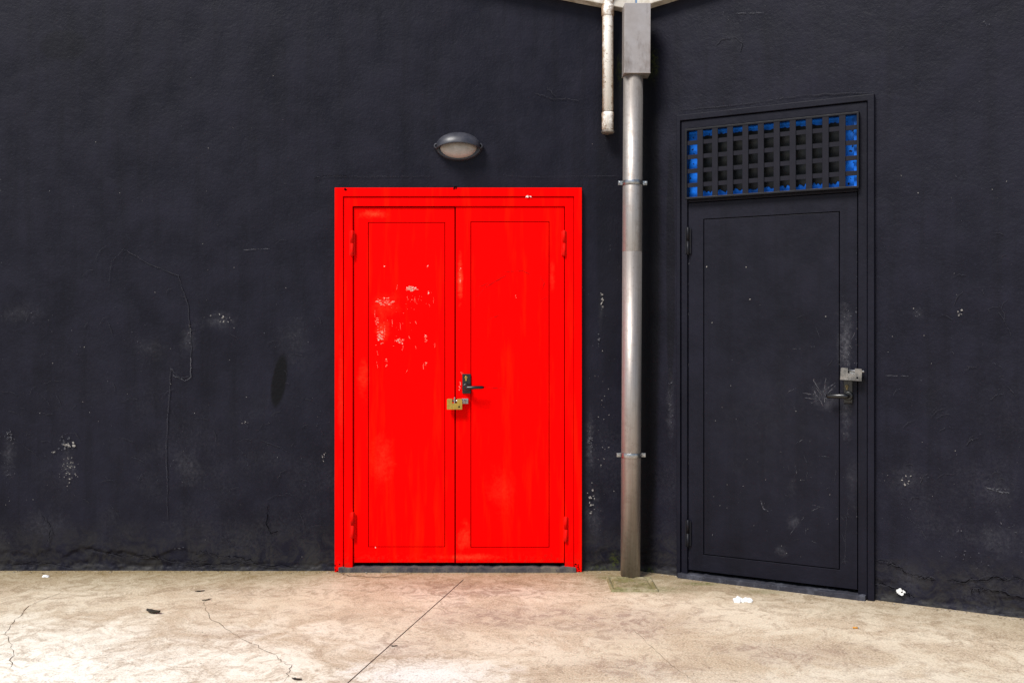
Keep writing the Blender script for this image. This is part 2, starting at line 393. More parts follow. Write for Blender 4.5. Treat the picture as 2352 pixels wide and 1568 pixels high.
for c in [(505,735,40,18,16,.005),(155,1022,16,14,26,.008),(158,1078,18,34,50,.004),(20,1000,14,20,28,.007),(20,1090,14,20,22,.004),(745,1045,4,10,6,.008),(565,969,8,3,4,.006),(125,1038,4,6,4,.006),(1355,1015,6,40,26,.007),(1384,690,6,22,14,.008),(1374,780,5,20,8,.007),(1358,1150,10,30,18,.007),(410,1255,12,6,8,.006),(435,765,8,25,10,.005),(60,725,60,20,24,.003),(690,740,30,40,24,.003),(1385,950,10,150,20,.004),(1340,600,4,160,12,.004),(700,970,10,60,10,.003),(330,800,40,60,20,.003),(430,1060,40,60,20,.003)]:
    scatter(bm,Lx(c[0]),Lz(c[1]),c[2]/400,c[3]/400,int(c[4]),c[5],WY-.0035,2 if random.random()<.65 else 3)
scatter(bm,Lx(157),Lz(1022),.03,.025,8,.010,WY-.0045,3)
for _ in range(260):
    px=random.uniform(0,760) if random.random()<.75 else random.uniform(1345,1420); py=random.triangular(100,1290,1150); q=random.uniform(.001,.0035)
    blob(bm,Lx(px),Lz(py),q,q*.6,WY-.0035-(.004 if py>1220 else 0),random.choice([2,2,5,3]))
for _ in range(70):
    px=random.uniform(0,740); py=random.triangular(500,1280,1000); a=random.uniform(-1.2,1.2); l=random.uniform(8,45)
    ribbon(bm,Lp((px,py),(px+l*math.cos(a)*.5,py+l*math.sin(a)*.6),(px+l*math.cos(a+.2),py+l*math.sin(a+.2))),.003,WY-.0035-(.004 if py>1220 else 0),5,.002,sub=4)
MW[0]=M_wallL
o=part('wall',None,bm,list(MW),recalc=False); o.parent=wh
o.matrix_basis=wh.matrix_world.inverted()@FL
bm=bmesh.new()
wall_grid(bm,-.02,7.5,-.019,2.4,(.285,1.245,2.545),ztR,40)
def Rp(*p): return [(U(a),V(a,b)) for a,b in p]
for pts in [((2012,1285),(2060,1300),(2110,1325),(2150,1330)),((2180,1335),(2280,1325),(2352,1330)),((2230,1358),(2270,1350),(2352,1372)),((2012,1340),(2070,1352),(2100,1370))]:
    ribbon(bm,Rp(*pts),.0048,WY-.006,4,.012); ribbon(bm,[(a,b+.006) for a,b in Rp(*pts)],.004,WY-.0065,5,.010)  # upper ribbon is a painted highlight on the crack edge
ribbon(bm,Rp((1645,105),(1660,90),(1690,85),(1705,100),(1700,118)),.005,WY-.003,5,.003)
ribbon(bm,Rp((1560,255),(1700,240),(1860,218),(2010,212)),.004,WY-.003,5,.004)
ribbon(bm,Rp((2035,862),(2088,863)),.004,WY-.003,2,.002)
ribbon(bm,Rp((2265,1118),(2300,1130),(2320,1130)),.006,WY-.003,2,.003)
ribbon(bm,Rp((1690,32),(1755,30)),.004,WY-.003,2,.002)
ribbon(bm,Rp((2070,1180),(2110,1205),(2130,1240)),.003,WY-.003,5,.003)
for c in [(2107,720,8,10,8,.007),(2204,720,6,10,6,.006),(2265,55,8,10,5,.005),(2290,1125,20,8,8,.006),(2205,1215,8,10,6,.007),(2320,1210,30,20,10,.005),(2240,1280,60,20,16,.005),(1541,930,6,60,14,.006),(1560,800,6,160,14,.004),(1700,40,50,20,10,.004),(2080,1100,20,20,10,.005)]:
    scatter(bm,U(c[0]),V(c[0],c[1]),c[2]/430,c[3]/430,int(c[4]),c[5],WY-.0035,2 if random.random()<.7 else 3)
for k in range(6): blob(bm,U(2070)+random.uniform(-.014,.014),V(2070,1357)+random.uniform(-.012,.012),.013,.009,WY-.012-k*.0004,6)
for _ in range(150):
    px=random.uniform(2015,2352); py=random.triangular(150,1320,1150); q=random.uniform(.001,.0035)
    blob(bm,U(px),V(px,py),q,q*.6,WY-.0035-(.004 if py>1270 else 0),random.choice([2,5,5,3]))
for _ in range(40):
    px=random.uniform(2020,2340); py=random.triangular(500,1280,1100); a=random.uniform(-1.2,1.2); l=random.uniform(8,40)
    ribbon(bm,Rp((px,py),(px+l*math.cos(a)*.5,py+l*math.sin(a)*.6),(px+l*math.cos(a+.2),py+l*math.sin(a+.2))),.003,WY-.0035,5,.002,sub=4)
MW[0]=M_wallR
o=part('wall',None,bm,list(MW),recalc=False); o.parent=wh
o.matrix_basis=wh.matrix_world.inverted()@FR
M_fascia=simple('pale_roof_sheet',(.66,.62,.57),.5,c2=(.50,.45,.38),scale=8,dirt=(.25,.2,.13))
def fascia(zt,x0,x1,frame):
    bm=bmesh.new(); n=40; pr=None
    for i in range(n+1):
        x=x0+(x1-x0)*i/n; z=zt(x)
        cur=[bm.verts.new(p) for p in [(x,-.07,z),(x,-.07,z+.22),(x,.36,z+.26),(x,.36,z)]]
        if pr:
            for a in range(4): bm.faces.new([pr[a],pr[(a+1)%4],cur[(a+1)%4],cur[a]])
        else: bm.faces.new(cur)
        pr=cur
    bm.faces.new(pr[::-1])
    o=part('roof_edge',None,bm,M_fascia,bev=.004); o.parent=wh; o.matrix_basis=wh.matrix_world.inverted()@frame
fascia(ztL,-9,.70,FL); fascia(ztR,.03,7.5,FR)

# =====================================================================
# RED DOUBLE DOOR
B=RB
rd=thing('red_door',FL,B,'bright red metal double door in a dark wall','door')
bm=bmesh.new()
x0,x1,x2=Lx(771),Lx(790),Lx(811.5); X0,X1,X2=Lx(1335.5),Lx(1318),Lx(1297)
z0,z1,z2=Lz(433),Lz(453),Lz(475)
prism(bm,[(x0,0),(x1,0),(x1,z1),(X1,z1),(X1,0),(X0,0),(X0,z0),(x0,z0)],-.034,.02)
prism(bm,[(x1+.003,.004),(x2,.02),(x2,z2),(X2,z2),(X2,.02),(X1-.003,.004),(X1-.003,z1-.003),(x1+.003,z1-.003)],-.026,.06)
for a,b,w,h in [(793,437,.008,.004),(1045,434,.012,.004)]:
    for _ in range(4): blob(bm,Lx(a)+random.uniform(-.01,.01),Lz(b)+random.uniform(-.003,.003),w,h,-.0352-random.uniform(0,.0004),1)
for _ in range(5): blob(bm,Lx(1215)+random.uniform(-.016,.016),Lz(453.5),.008,.004,-.0352-random.uniform(0,.0004),2)
for _ in range(16): blob(bm,random.choice([random.uniform(x0,x1),random.uniform(X1,X0)]),random.uniform(.002,.05),.004,.005,-.0350-random.uniform(0,.0004),1)
part('frame',rd,bm,[M_red,M_crack,M_redwhite],B,bev=.002)
def leaf(bm,x0,x1,z0,z1,px0,px1,pz0,pz1,yf,gv=.0035,mi=0,mg=0,dp=.010):
    ring(bm,(x0,x1,z0,z1),(px0,px1,pz0,pz1),yf,yf+dp,mi)
    box(bm,px0+gv,px1-gv,yf+.001,yf+dp,pz0+gv,pz1-gv,mi)
    box(bm,x0+.001,x1-.001,yf+dp+.0001,yf+.04,z0+.001,z1-.001,mg)
LY=-.014
def rscr(bm,pts,w,mi,y): ribbon(bm,Lp(*pts),w,y,mi,.0015,sub=5)
bm=bmesh.new()
leaf(bm,Lx(813.5),Lx(1044.2),Lz(1290),Lz(477.5),Lx(846),Lx(1023),Lz(1255),Lz(511),LY,.0045,0,3,.006)
for c in [(944,664,14,6,30,.010),(888,694,18,7,34,.011),(868,735,5,12,14,.007),(875,768,10,18,34,.009),(915,784,12,6,14,.009),(978,775,4,12,12,.005),(978,835,2,9,7,.005),(888,832,2,9,7,.005),(884,612,3,2,3,.005),(983,612,2,3,3,.004),(985,672,2,5,4,.004),(883,684,3,3,3,.004),(960,690,25,20,22,.0025),(910,740,40,50,24,.0025)]:
    scatter(bm,Lx(c[0]),Lz(c[1]),c[2]/400,c[3]/400,c[4],c[5],LY-.0008,1,flat=.7)
for _ in range(6): blob(bm,Lx(944)+random.uniform(-.03,.03),Lz(663)+random.uniform(-.008,.008),.005,.0025,LY-.0013,2)
for a,b in [(884,612),(983,611),(912,783),(925,789),(985,673),(884,685),(870,781),(863,1255),(978,770)]:
    blob(bm,Lx(a),Lz(b),.0045,.003,LY-.0014,2)
for _ in range(18): 
    px=random.uniform(860,1000); py=random.uniform(650,850); rscr(bm,[(px,py),(px+random.uniform(-4,4),py+random.uniform(6,16))],.002,1,LY-.0009)
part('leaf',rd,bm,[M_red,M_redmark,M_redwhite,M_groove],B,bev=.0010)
bm=bmesh.new()
leaf(bm,Lx(1047.2),Lx(1295),Lz(1290),Lz(476),Lx(1081),Lx(1262),Lz(1255.5),Lz(509.5),LY-.003,.0045,0,4,.006)
yy=LY-.0038
for c in [(1057,640,2,30,10,.005),(1185,682,1.5,4,3,.004),(1062,858,4,4,5,.005),(1057,886,4,8,8,.005)]:
    scatter(bm,Lx(c[0]),Lz(c[1]),c[2]/400,c[3]/400,c[4],c[5],yy,1)
for pts in [[(1095,682),(1115,660),(1140,645),(1165,632)],[(1100,660),(1125,648)],[(1240,635),(1250,650),(1245,665)],[(1090,885),(1160,892)],[(1120,735),(1150,722)],[(1240,690),(1258,682)],[(1160,625),(1200,622),(1220,632)]]:
    rscr(bm,pts,.0022,3,yy)
part('leaf',rd,bm,[M_red,M_redmark,M_redwhite,mark_mat('dark_red_scratch',(.30,.0,.0),.38,.52),M_groove],B,bev=.0010)
def hinge(parent,x,za,zb,y,mat,B,r=.0095):
    bm=bmesh.new(); zm=(za+zb)/2
    tube(bm,[(x,y,za-.002),(x,y,za),(x,y,zm-.001)],[r*.7,r,r],20)
    tube(bm,[(x,y,zm+.001),(x,y,zb),(x,y,zb+.002)],[r,r,r*.7],20)
    tube(bm,[(x,y,zm-.0012),(x,y,zm+.0012)],r*.8,16)
    box(bm,x-.016,x+.016,y+.004,y+.009,za+.004,zb-.004)
    part('hinge',parent,bm,mat,B)
M_redh=simple('red_hinge_paint',(.80,.002,.001),.6,spec=.05,c2=(.55,.01,.006))
for x,a,b in [(810.5,588,531),(811.5,1233,1174),(1295,588,531),(1299,1241,1184)]:
    hinge(rd,Lx(x),Lz(a),Lz(b),-.031,M_redh,B)
bm=bmesh.new()
n=60; xa,xb=Lx(780),Lx(1322)
pts=[(xa+(xb-xa)*i/n,.028+.008*noise.noise(Vector((i*.6,0,0)))) for i in range(n+1)]
prism(bm,[(xa,-.01)]+pts+[(xb,-.01)],-.045,.05)
for _ in range(40): blob(bm,random.uniform(xa,xb),random.uniform(.004,.02),.006,.003,-.0455,1)
M_sill=simple('grimy_painted_sill',(.095,.082,.080),.8,c2=(.035,.033,.042),scale=18,dirt=(.17,.14,.10),bump=.8)
part('threshold',rd,bm,[M_sill,M_mark],B,bev=.003)
def handle(parent,B,px0,px1,z0,z1,yf,kx,kz,lx,lz,sgn,cyl,mb,k=1.0):
    bm=bmesh.new()
    box(bm,px0,px1,yf-.009,yf,z0,z1)
    part('escutcheon',parent,bm,M_black,B,bev=.004,segs=3)
    bm=bmesh.new()
    tube(bm,[(kx,yf-.004,kz),(kx,yf-.028,kz),(kx,yf-.031,kz)],[.024,.023,.019],28)
    tube(bm,[(kx,yf-.02,kz),(kx,yf-.052,kz),(kx+sgn*.004,yf-.06,kz),(kx+sgn*.014,yf-.064,kz+.001),(kx+sgn*.05,yf-.065,(kz+lz)/2+.001),(lx-sgn*.006,yf-.064,lz),(lx,yf-.058,lz)],[q*k for q in [.009,.009,.0105,.011,.0098,.0095,.007]],18)
    part('lever',parent,bm,M_black,B)
    bm=bmesh.new()
    tube(bm,[(cyl[0],yf-.006,cyl[1]),(cyl[0],yf-.017,cyl[1])],.0080,20)
    box(bm,cyl[0]-.0040,cyl[0]+.0040,yf-.0165,yf-.004,cyl[1]-.020,cyl[1])
    box(bm,cyl[0]-.001,cyl[0]+.001,yf-.0185,yf-.0165,cyl[1]-.005,cyl[1]+.005,1)
    part('key_cylinder',parent,bm,[mb,M_dark],B,bev=.0008)
def pgrp(parent,name='handle'):
    e=bpy.data.objects.new(name,None); COL.objects.link(e); e.parent=parent; return e
handle(pgrp(rd),B,Lx(1062),Lx(1082),Lz(903),Lz(858),LY-.003,Lx(1071),Lz(889),Lx(1111),Lz(887.5),1,(Lx(1071),Lz(866)),M_brass)
bm=bmesh.new()
box(bm,Lx(1060),Lx(1076),LY-.022,LY-.0035,Lz(926),Lz(914))
tube(bm,[(Lx(1066),-.045,Lz(920)),(Lx(1066),LY,Lz(920))],.010,18)
box(bm,Lx(1044.0),Lx(1046.6),-.062,LY-.001,Lz(929),Lz(911))
part('hasp',rd,bm,M_steel,B,bev=.0015)

def padlock(frame,base,w,h,label,mat,shmat,tilt=0,bar=1.25):
    e=thing('padlock',frame@Matrix.Translation(base)@Matrix.Rotation(tilt,4,'Y')@Matrix.Translation(-Vector(base)),base,label,'padlock')
    bm=bmesh.new(); d=.015; n=.16*w; nd=.42*h
    prism(bm,[(-w/2,0),(w/2,0),(w/2,h*.93),(w/2-.004,h),(n,h),(n,h-nd),(-n,h-nd),(-n,h),(-w/2+.004,h),(-w/2,h*.93)],-d,d)
    ring(bm,(-w*.42,w*.42,h*.08,h*.46),(-w*.42+.002,w*.42-.002,h*.08+.002,h*.46-.002),-d-.0006,-d)
    part('body',e,bm,mat,bev=.003,segs=3)
    bm=bmesh.new()
    tube(bm,[(-w*.40,0,h*.79),(w*.5*bar,0,h*.79),(w*.5*bar+.004,0,h*.79)],[.0062,.0062,.004],18)
    part('shackle',e,bm,shmat)
    bm=bmesh.new()
    tube(bm,[(w*.3,-d-.001,h*.25),(w*.3,-d+.003,h*.25)],.005,16)
    part('keyway',e,bm,M_dark)
    return e
padlock(FL,(Lx(1045.5),-.05,Lz(938)),.086,.060,'brass rectangular padlock hanging on the red double door',M_brass,M_steel,bar=1.35)

# =====================================================================
# BLACK DOOR WITH GRILLE
B=(.76,0,0)
bd=thing('black_door',FR,B,'dark navy metal door with a barred vent above','door')
bm=bmesh.new()
prism(bm,[(.250,0),(.272,0),(.272,2.548),(1.270,2.548),(1.270,0),(1.303,0),(1.303,2.580),(.250,2.580)],-.030,.02)
prism(bm,[(.275,.0),(.310,.02),(.310,2.50),(1.222,2.50),(1.222,.02),(1.267,.0),(1.267,2.545),(.275,2.545)],-.020,.06)
box(bm,.312,1.220,-.012,.03,2.090,2.112)
part('frame',bd,bm,M_blackdoor,B,bev=.003)
bm=bmesh.new()
leaf(bm,.3145,1.2170,.045,2.086,.400,1.130,.137,1.994,-.012,.0045,0,4)
yy=-.0132
for x,z,s in [(.64,1.72,.004),(.42,1.73,.005),(.66,1.545,.005),(1.06,1.45,.004),(.45,1.42,.004)]:
    blob(bm,x,z,s,s*.8,yy-.0006,3)
for _ in range(110):
    x=random.uniform(.42,1.2); z=random.triangular(.1,1.6,.4); q=random.uniform(.001,.003); blob(bm,x,z,q,q*.6,yy-.0006,random.choice([1,2,2,3]))
for k in range(14):
    a=random.uniform(0,6.28); l=random.uniform(.03,.10); cx,cz=1.035+random.uniform(-.02,.02),1.03+random.uniform(-.02,.02)
    ribbon(bm,[(cx+.012*math.cos(a),cz+.012*math.sin(a)),(cx+l*math.cos(a),cz+l*math.sin(a))],.005,yy-.0002*k/13,1,.002,sub=4)
for _ in range(40):
    x=random.uniform(.85,1.2); z=random.uniform(.15,1.5); a=random.uniform(0,3.14); l=random.uniform(.02,.07)
    ribbon(bm,[(x,z),(x+l*math.cos(a),z+l*math.sin(a))],.003,yy,random.choice([1,2,2]),.002,sub=4)
ribbon(bm,[(1.155,.15),(1.16,.35),(1.175,.5)],.002,yy,2,.002)
ribbon(bm,[(.72,.46),(.735,.42),(.76,.41)],.006,yy,1,.002)
for _ in range(60):
    x=random.gauss(1.165,.018); z=random.gauss(1.28,.12); q=random.uniform(.0015,.005)
    blob(bm,x,z,q,q*1.3,yy-.0006,1)
for _ in range(50):
    x=random.choice([.316,1.214])+random.uniform(-.001,.002); z=random.uniform(.06,1.9); q=random.uniform(.001,.003); blob(bm,x,z,q*.7,q*2,yy-.0006,random.choice([1,2]),rot=0)
part('leaf',bd,bm,[M_blackdoor,M_mark,M_faint,M_chip,M_groovek],B,bev=.0012)
bm=bmesh.new(); xa,xb=.262,1.262
pts=[(xa+(xb-xa)*i/n,.026+.007*noise.noise(Vector((i*.6,4,0)))) for i in range(n+1)]
prism(bm,[(xa,-.01)]+pts+[(xb,-.01)],-.050,.05)
for _ in range(30): blob(bm,random.uniform(xa,xb),random.uniform(.004,.02),.006,.003,-.0505,1)
part('threshold',bd,bm,[simple('grimy_sill_side',(.03,.03,.042),.8,c2=(.018,.018,.026),dirt=(.10,.105,.13),bump=.8),M_mark],B,bev=.003)
M_hd=simple('dark_hinge_paint',(.005,.005,.0085),.5,spec=.25)
hinge(bd,.316,V(1580,585),V(1580,524),-.028,M_hd,B,.0085); hinge(bd,.316,V(1582,1252),V(1582,1192),-.028,M_hd,B,.0085)
hp=pgrp(bd)
handle(hp,B,1.150,1.195,V(1947,925),V(1947,872),-.012,1.176,V(1947,908),1.078,V(1903,907),-1,(1.168,V(1945,886)),M_dullbrass,1.25)
bm=bmesh.new(); box(bm,1.185,1.235,-.055,-.021,V(1965,868),V(1965,850)); 
part('hasp',bd,bm,M_steel,B,bev=.002)
padlock(FR,(1.196,-.060,V(1958,872)),.105,.062,'silver steel padlock on the dark navy door',simple('chromed_padlock',(.36,.36,.38),.20,metal=.95,c2=(.12,.12,.125),scale=30),M_steel,tilt=.05,bar=1.1)
gx0,gx1,gz0,gz1=.308,1.232,2.103,2.493
gq=pgrp(bd,'vent_grille')
bm=bmesh.new()
ring(bm,(gx0,gx1,gz0,gz1),(gx0+.011,gx1-.011,gz0+.011,gz1-.011),-.054,-.012)
part('grille_frame',gq,bm,M_hd,B,bev=.002)
bm=bmesh.new()
cw=(gx1-gx0)/11
for i in range(1,11):
    x=gx0+cw*i+.002; box(bm,x-.0160,x+.0160,-.052,-.045,gz0+.010,gz1-.010)
ch=(gz1-gz0)/5
for j in range(1,5):
    z=gz0+ch*j; box(bm,gx0+.010,gx1-.010,-.0448,-.041,z-.0120,z+.0120)
g=G('dark_bar_paint'); 
M_bar=g.set(color=g.mix(g.mr(g.noise(12),.35,.65),(.0105,.0102,.0165),(.0080,.0078,.013)),rough=.6,spec=.15)
part('grille_bars',gq,bm,M_bar,B,bev=.0008)
# recessed vent panel: blue paint showing round a dark pane
PYV=.004
bm=bmesh.new()
box(bm,.3102,1.2218,PYV,PYV+.006,2.1122,2.4998)
box(bm,gx1-.030,gx1-.0105,-.0185,-.0135,gz0+.012,gz1-.012)
def blkpanel():
    pts=[]
    a0,a1,b0,b1=gx0+cw*1.0,gx1-cw*1.0,gz0+ch*.62,gz1-ch*.48
    N=70
    for i in range(N): pts.append((a0+(a1-a0)*i/N,b0+random.uniform(-.016,.004)))
    for i in range(14): pts.append((a1+random.uniform(-.008,.008),b0+(b1-b0)*i/14))
    for i in range(N): pts.append((a1-(a1-a0)*i/N,b1+random.uniform(-.003,.006)))
    for i in range(14): pts.append((a0+random.uniform(-.006,.004),b1-(b1-b0)*i/14))
    prism(bm,pts,PYV-.003,PYV-.0002,1)
blkpanel()
for _ in range(46):
    s_=random.random()
    if s_<.5: x=random.uniform(gx0+.03,gx1-.03); z=random.choice([gz0+.02,gz1-.05])+random.uniform(-.03,.02)
    else: x=random.choice([gx0+.03,gx1-.04,gx1-.05])+random.uniform(-.02,.015); z=random.uniform(gz0+.03,gz1-.03)
    if gz0+.02<z<gz1-.02: blob(bm,x,z,random.uniform(.003,.009),random.uniform(.002,.007),PYV-.0006-random.uniform(0,.001),1)
part('vent_panel',gq,bm,[M_blue,M_darkblue],B)

# =====================================================================
# STEEL DOWNPIPE
def steel_pipe():
    g=G('stained_stainless_steel')
    st=g.noise(2.5,5,.7,stretch=(9,9,.35),off=2); n=g.noise(16,5,.75,off=5); sp=g.noise(60,4,.8,off=9)
    col=g.mix(g.mr(st,.38,.64),(.46,.425,.395),(.31,.28,.26))
    col=g.mix(g.mr(n,.50,.66,0,.55),col,(.24,.20,.175))
    z=g.sep()[2]
    col=g.mix(g.math('MULTIPLY',g.mr(z,0,1.5,1,0),g.mr(st,.3,.7,.1,.45)),col,(.31,.25,.22))
    col=g.mix(g.mr(sp,.62,.70,0,.6),col,(.08,.06,.045))
    return g.set(color=col,metal=.72,rough=g.mr(n,.3,.7,.40,.56),spec=.3,normal=g.bump(g.noise(6,4,.6,stretch=(1,1,.3)),.2,.01))
M_pipe=steel_pipe()
PX,PY=.667,5.56
dp=thing('downpipe',FG,(PX-.006,PY,0),'tall stained stainless steel downpipe clamped beside the corner','drainpipe')
dp.rotation_euler=(0,math.radians(.32),0)
r=.0545; zj=H-(577-765)/411.
bm=bmesh.new()
tube(bm,[(0,0,.012),(0,0,zj)],r,48)
tube(bm,[(0,0,zj-.002),(0,0,zj-.001),(0,0,2.82)],[r+.0002,r+.0004,r+.0004],48)
part('pipe',dp,bm,M_pipe)
zt0=H+(765-172)/413.; zt1=H+(765-13)/413.
bm=bmesh.new()
box(bm,-.0575,.087,-.065,.05,zt0,zt1)
box(bm,-.059,.0885,-.0665,.0515,zt0-.002,zt0+.004)
part('hopper_box',dp,bm,simple('brushed_grey_steel',(.46,.415,.395),.45,metal=.6,c2=(.32,.285,.27),scale=7,dirt=(.20,.16,.14)),bev=.002)
for py in (421,1044):
    z=H-(py-765)/411.
    bm=bmesh.new()
    a=[[bm.verts.new((math.cos(t)*(q),math.sin(t)*(q),zz)) for t in [i*2*math.pi/48 for i in range(48)]] for q,zz in [(r+.001,z-.012),(r+.0045,z-.012),(r+.0045,z-.005),(r+.0058,z),(r+.0045,z+.005),(r+.0045,z+.012),(r+.001,z+.012)]]
    for i in range(6):
        for k in range(48):
            bm.faces.new([a[i][k],a[i][(k+1)%48],a[i+1][(k+1)%48],a[i+1][k]]).smooth=True
    for sx in (-1,1):
        xa,xb=sorted((sx*(r+.001),sx*(r+.026)))
        box(bm,xa,xb,-.007,-.003,z-.011,z+.011); box(bm,xa,xb,.001,.005,z-.011,z+.011)
        tube(bm,[(sx*(r+.018),-.018,z),(sx*(r+.018),-.007,z)],.0075,6)
        tube(bm,[(sx*(r+.018),-.02,z),(sx*(r+.018),.012,z)],.004,12)
    tube(bm,[(0,r,z),(0,D-PY,z)],.006,12)
    part('clamp',dp,bm,M_steel,bev=.0008)
# =====================================================================
# WHITE PLASTIC PIPE
g=G('weathered_white_plastic')
st=g.noise(3,5,.75,stretch=(10,10,.6),off=2); n_=g.noise(22,5,.8,off=5)
x_,y_,z_=g.sep()
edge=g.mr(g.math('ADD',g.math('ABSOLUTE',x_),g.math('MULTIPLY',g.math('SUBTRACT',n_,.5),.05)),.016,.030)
c=g.mix(g.mr(st,.52,.64,0,.5),(.97,.95,.90),(.68,.57,.40))
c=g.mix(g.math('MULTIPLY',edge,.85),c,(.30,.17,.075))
c=g.mix(g.mr(n_,.59,.65,0,.8),c,(.19,.115,.06))
c=g.mix(g.math('MULTIPLY',g.mr(z_,.0,.16,1,0),g.mr(n_,.40,.52,.1,.8)),c,(.14,.09,.055))
c=g.mix(g.math('MULTIPLY',g.mr(z_,.62,.70,0,1),g.mr(n_,.42,.56,.0,.7)),c,(.22,.13,.07))
M_pvc=g.set(color=c,rough=.5,spec=.35,normal=g.bump(n_,.3,.004))
vx=Lx(1390.5)+.008; vy=-.06; v0=Lz(311); r=.0315
wp=thing('waste_pipe',FL,(vx,vy,v0),'short stained white plastic pipe high on the wall','pipe')
z=lambda py: Lz(py)-v0
bm=bmesh.new()
zt=z(20)
arc=[(0,0,z(262)),(0,0,zt)]
for i in range(1,7):
    t=i/6*math.radians(60); arc.append((.075*(1-math.cos(t)),0,zt+.075*math.sin(t)))
arc.append((arc[-1][0]+.10*math.sin(math.radians(60)),.0,arc[-1][2]+.10*math.cos(math.radians(60))))
tube(bm,arc,r,32)
part('pipe',wp,bm,M_pvc)
bm=bmesh.new(); tube(bm,[(0,0,z(46)),(0,0,z(44)),(0,0,z(24)),(0,0,z(21))],[r+.001,r+.004,r+.004,r+.001],32); part('collar',wp,bm,M_pvc)
bm=bmesh.new()
tube(bm,[(0,0,z(305)),(0,0,z(302)),(0,0,z(275)),(0,0,z(268)),(0,0,z(264))],[r+.001,r+.002,r+.002,r+.004,r+.001],32)
part('collar',wp,bm,M_pvc)
bm=bmesh.new(); tube(bm,[(0,0,0),(0,0,.008),(0,0,.018)],[r+.003,r+.006,r],32); 
tube(bm,[(0,0,.02),(0,.06,.02)],.02,16)
part('end_cap',wp,bm,simple('rusty_cap',(.05,.04,.035),.7,c2=(.3,.26,.22)))

# =====================================================================
# WALL LAMP
lb=(Lx(1052)+.004,0,Lz(339))
wl=thing('wall_lamp',FL,lb,'oval hooded bulkhead lamp on the dark wall','wall lamp')
M_lampb=simple('grey_lamp_plastic',(.022,.023,.032),.42,spec=.45,c2=(.045,.045,.058),scale=14,dirt=(.075,.07,.072))
def oval(bm,rx,rz,y0,y1,n=64,cz=0,taper=1.0):
    a=[bm.verts.new((rx*math.cos(t),y1,cz+rz*math.sin(t))) for t in [i*2*math.pi/n for i in range(n)]]
    b=[bm.verts.new((rx*taper*math.cos(t),y0,cz+rz*taper*math.sin(t))) for t in [i*2*math.pi/n for i in range(n)]]
    for i in range(n): bm.faces.new([a[i],a[(i+1)%n],b[(i+1)%n],b[i]]).smooth=True
    bm.faces.new(b); bm.faces.new(a[::-1])
bm=bmesh.new(); oval(bm,.134,.077,-.028,.004,taper=.96)
for sx in (-1,1): tube(bm,[(sx*.124,.0,.002),(sx*.124,-.040,.002),(sx*.124,-.043,.002)],[.018,.017,.013],22)
part('base',wl,bm,M_lampb,bev=.003)
def dome(bm,rx,rz,dep,cz,y0,n=48,m=14):
    rings=[]
    for j in range(m):
        ph=j/m*math.pi/2
        rings.append([bm.verts.new((rx*math.cos(ph)*math.cos(t),y0-dep*math.sin(ph),cz+rz*math.cos(ph)*math.sin(t))) for t in [i*2*math.pi/n for i in range(n)]])
    tip=bm.verts.new((0,y0-dep,cz))
    for j in range(m-1):
        for i in range(n): bm.faces.new([rings[j][i],rings[j][(i+1)%n],rings[j+1][(i+1)%n],rings[j+1][i]]).smooth=True
    for i in range(n): bm.faces.new([rings[-1][i],rings[-1][(i+1)%n],tip]).smooth=True
bm=bmesh.new(); dome(bm,.104,.060,.050,-.006,-.027)
part('lens',wl,bm,simple('dusty_frosted_glass',(.42,.39,.37),.4,c2=(.30,.27,.25),scale=14,spec=.5,dirt=(.2,.17,.15)))
bm=bmesh.new(); S=40;T=12; gr_=[]
rx,rz,dep=.122,.075,.090
for i in range(S+1):
    s_=-1+2*i/S; s_=max(-.9995,min(.9995,s_)); row=[]
    zt_=rz*math.sqrt(1-s_*s_); zl=-.014+.020*(1-s_*s_)
    zl=min(zl,zt_-.0005)
    for j in range(T+1):
        zz=zl+(zt_-zl)*j/T
        q=max(0,1-s_*s_-(zz/rz)**2)
        row.append(bm.verts.new((rx*s_,-.024-dep*math.sqrt(q)**.8*1.0,zz)))
    gr_.append(row)
for i in range(S):
    for j in range(T): bm.faces.new([gr_[i][j],gr_[i+1][j],gr_[i+1][j+1],gr_[i][j+1]]).smooth=True
o=part('hood',wl,bm,M_lampb); sm=o.modifiers.new('s','SOLIDIFY'); sm.thickness=.006; sm.offset=1
for sx in (-1,1):
    bm=bmesh.new()
    tube(bm,[(sx*.124,-.042,.002),(sx*.124,-.0445,.002)],[.009,.008],12)
    part('screw',wl,bm,M_dark)

# =====================================================================
# DRAIN COVER
g=G('mossy_concrete')
n1=g.noise(14,5,.8,dist=.5); n2=g.noise(60,5,.8,off=4)
c=g.mix(g.mr(n1,.42,.58),(.32,.27,.17),(.20,.17,.085)); c=g.mix(g.mr(n2,.52,.64,0,.6),c,(.07,.06,.035))
c=g.mix(g.mr(g.noise(7,5,.75,off=8),.48,.60,0,.5),c,(.14,.145,.035))
M_moss=g.set(color=c,rough=.95,spec=.1,normal=g.bump(n2,.8,.005))
bm=bmesh.new()
cx0,cx1,cy0,cy1=.520,.775,5.245,5.53
N=44; grid=[]
for i in range(N+1):
    row=[]
    for j in range(N+1):
        x=cx0+(cx1-cx0)*i/N; y=cy0+(cy1-cy0)*j/N
        e=min(i,j,N-i,N-j)
        zz=.013+.003*noise.noise(Vector((x*25,y*25,0)))+.002*noise.noise(Vector((x*70,y*70,2)))
        if e==0: zz=-.005
        if e<=1: x+=.003*noise.noise(Vector((x*30,y*30,5))); y+=.003*noise.noise(Vector((x*30,y*30,9)))
        if e in (4,5): zz-=.011
        row.append(bm.verts.new((x,y,zz)))
    grid.append(row)
for i in range(N):
    for j in range(N): bm.faces.new([grid[i][j],grid[i+1][j],grid[i+1][j+1],grid[i][j+1]]).smooth=True
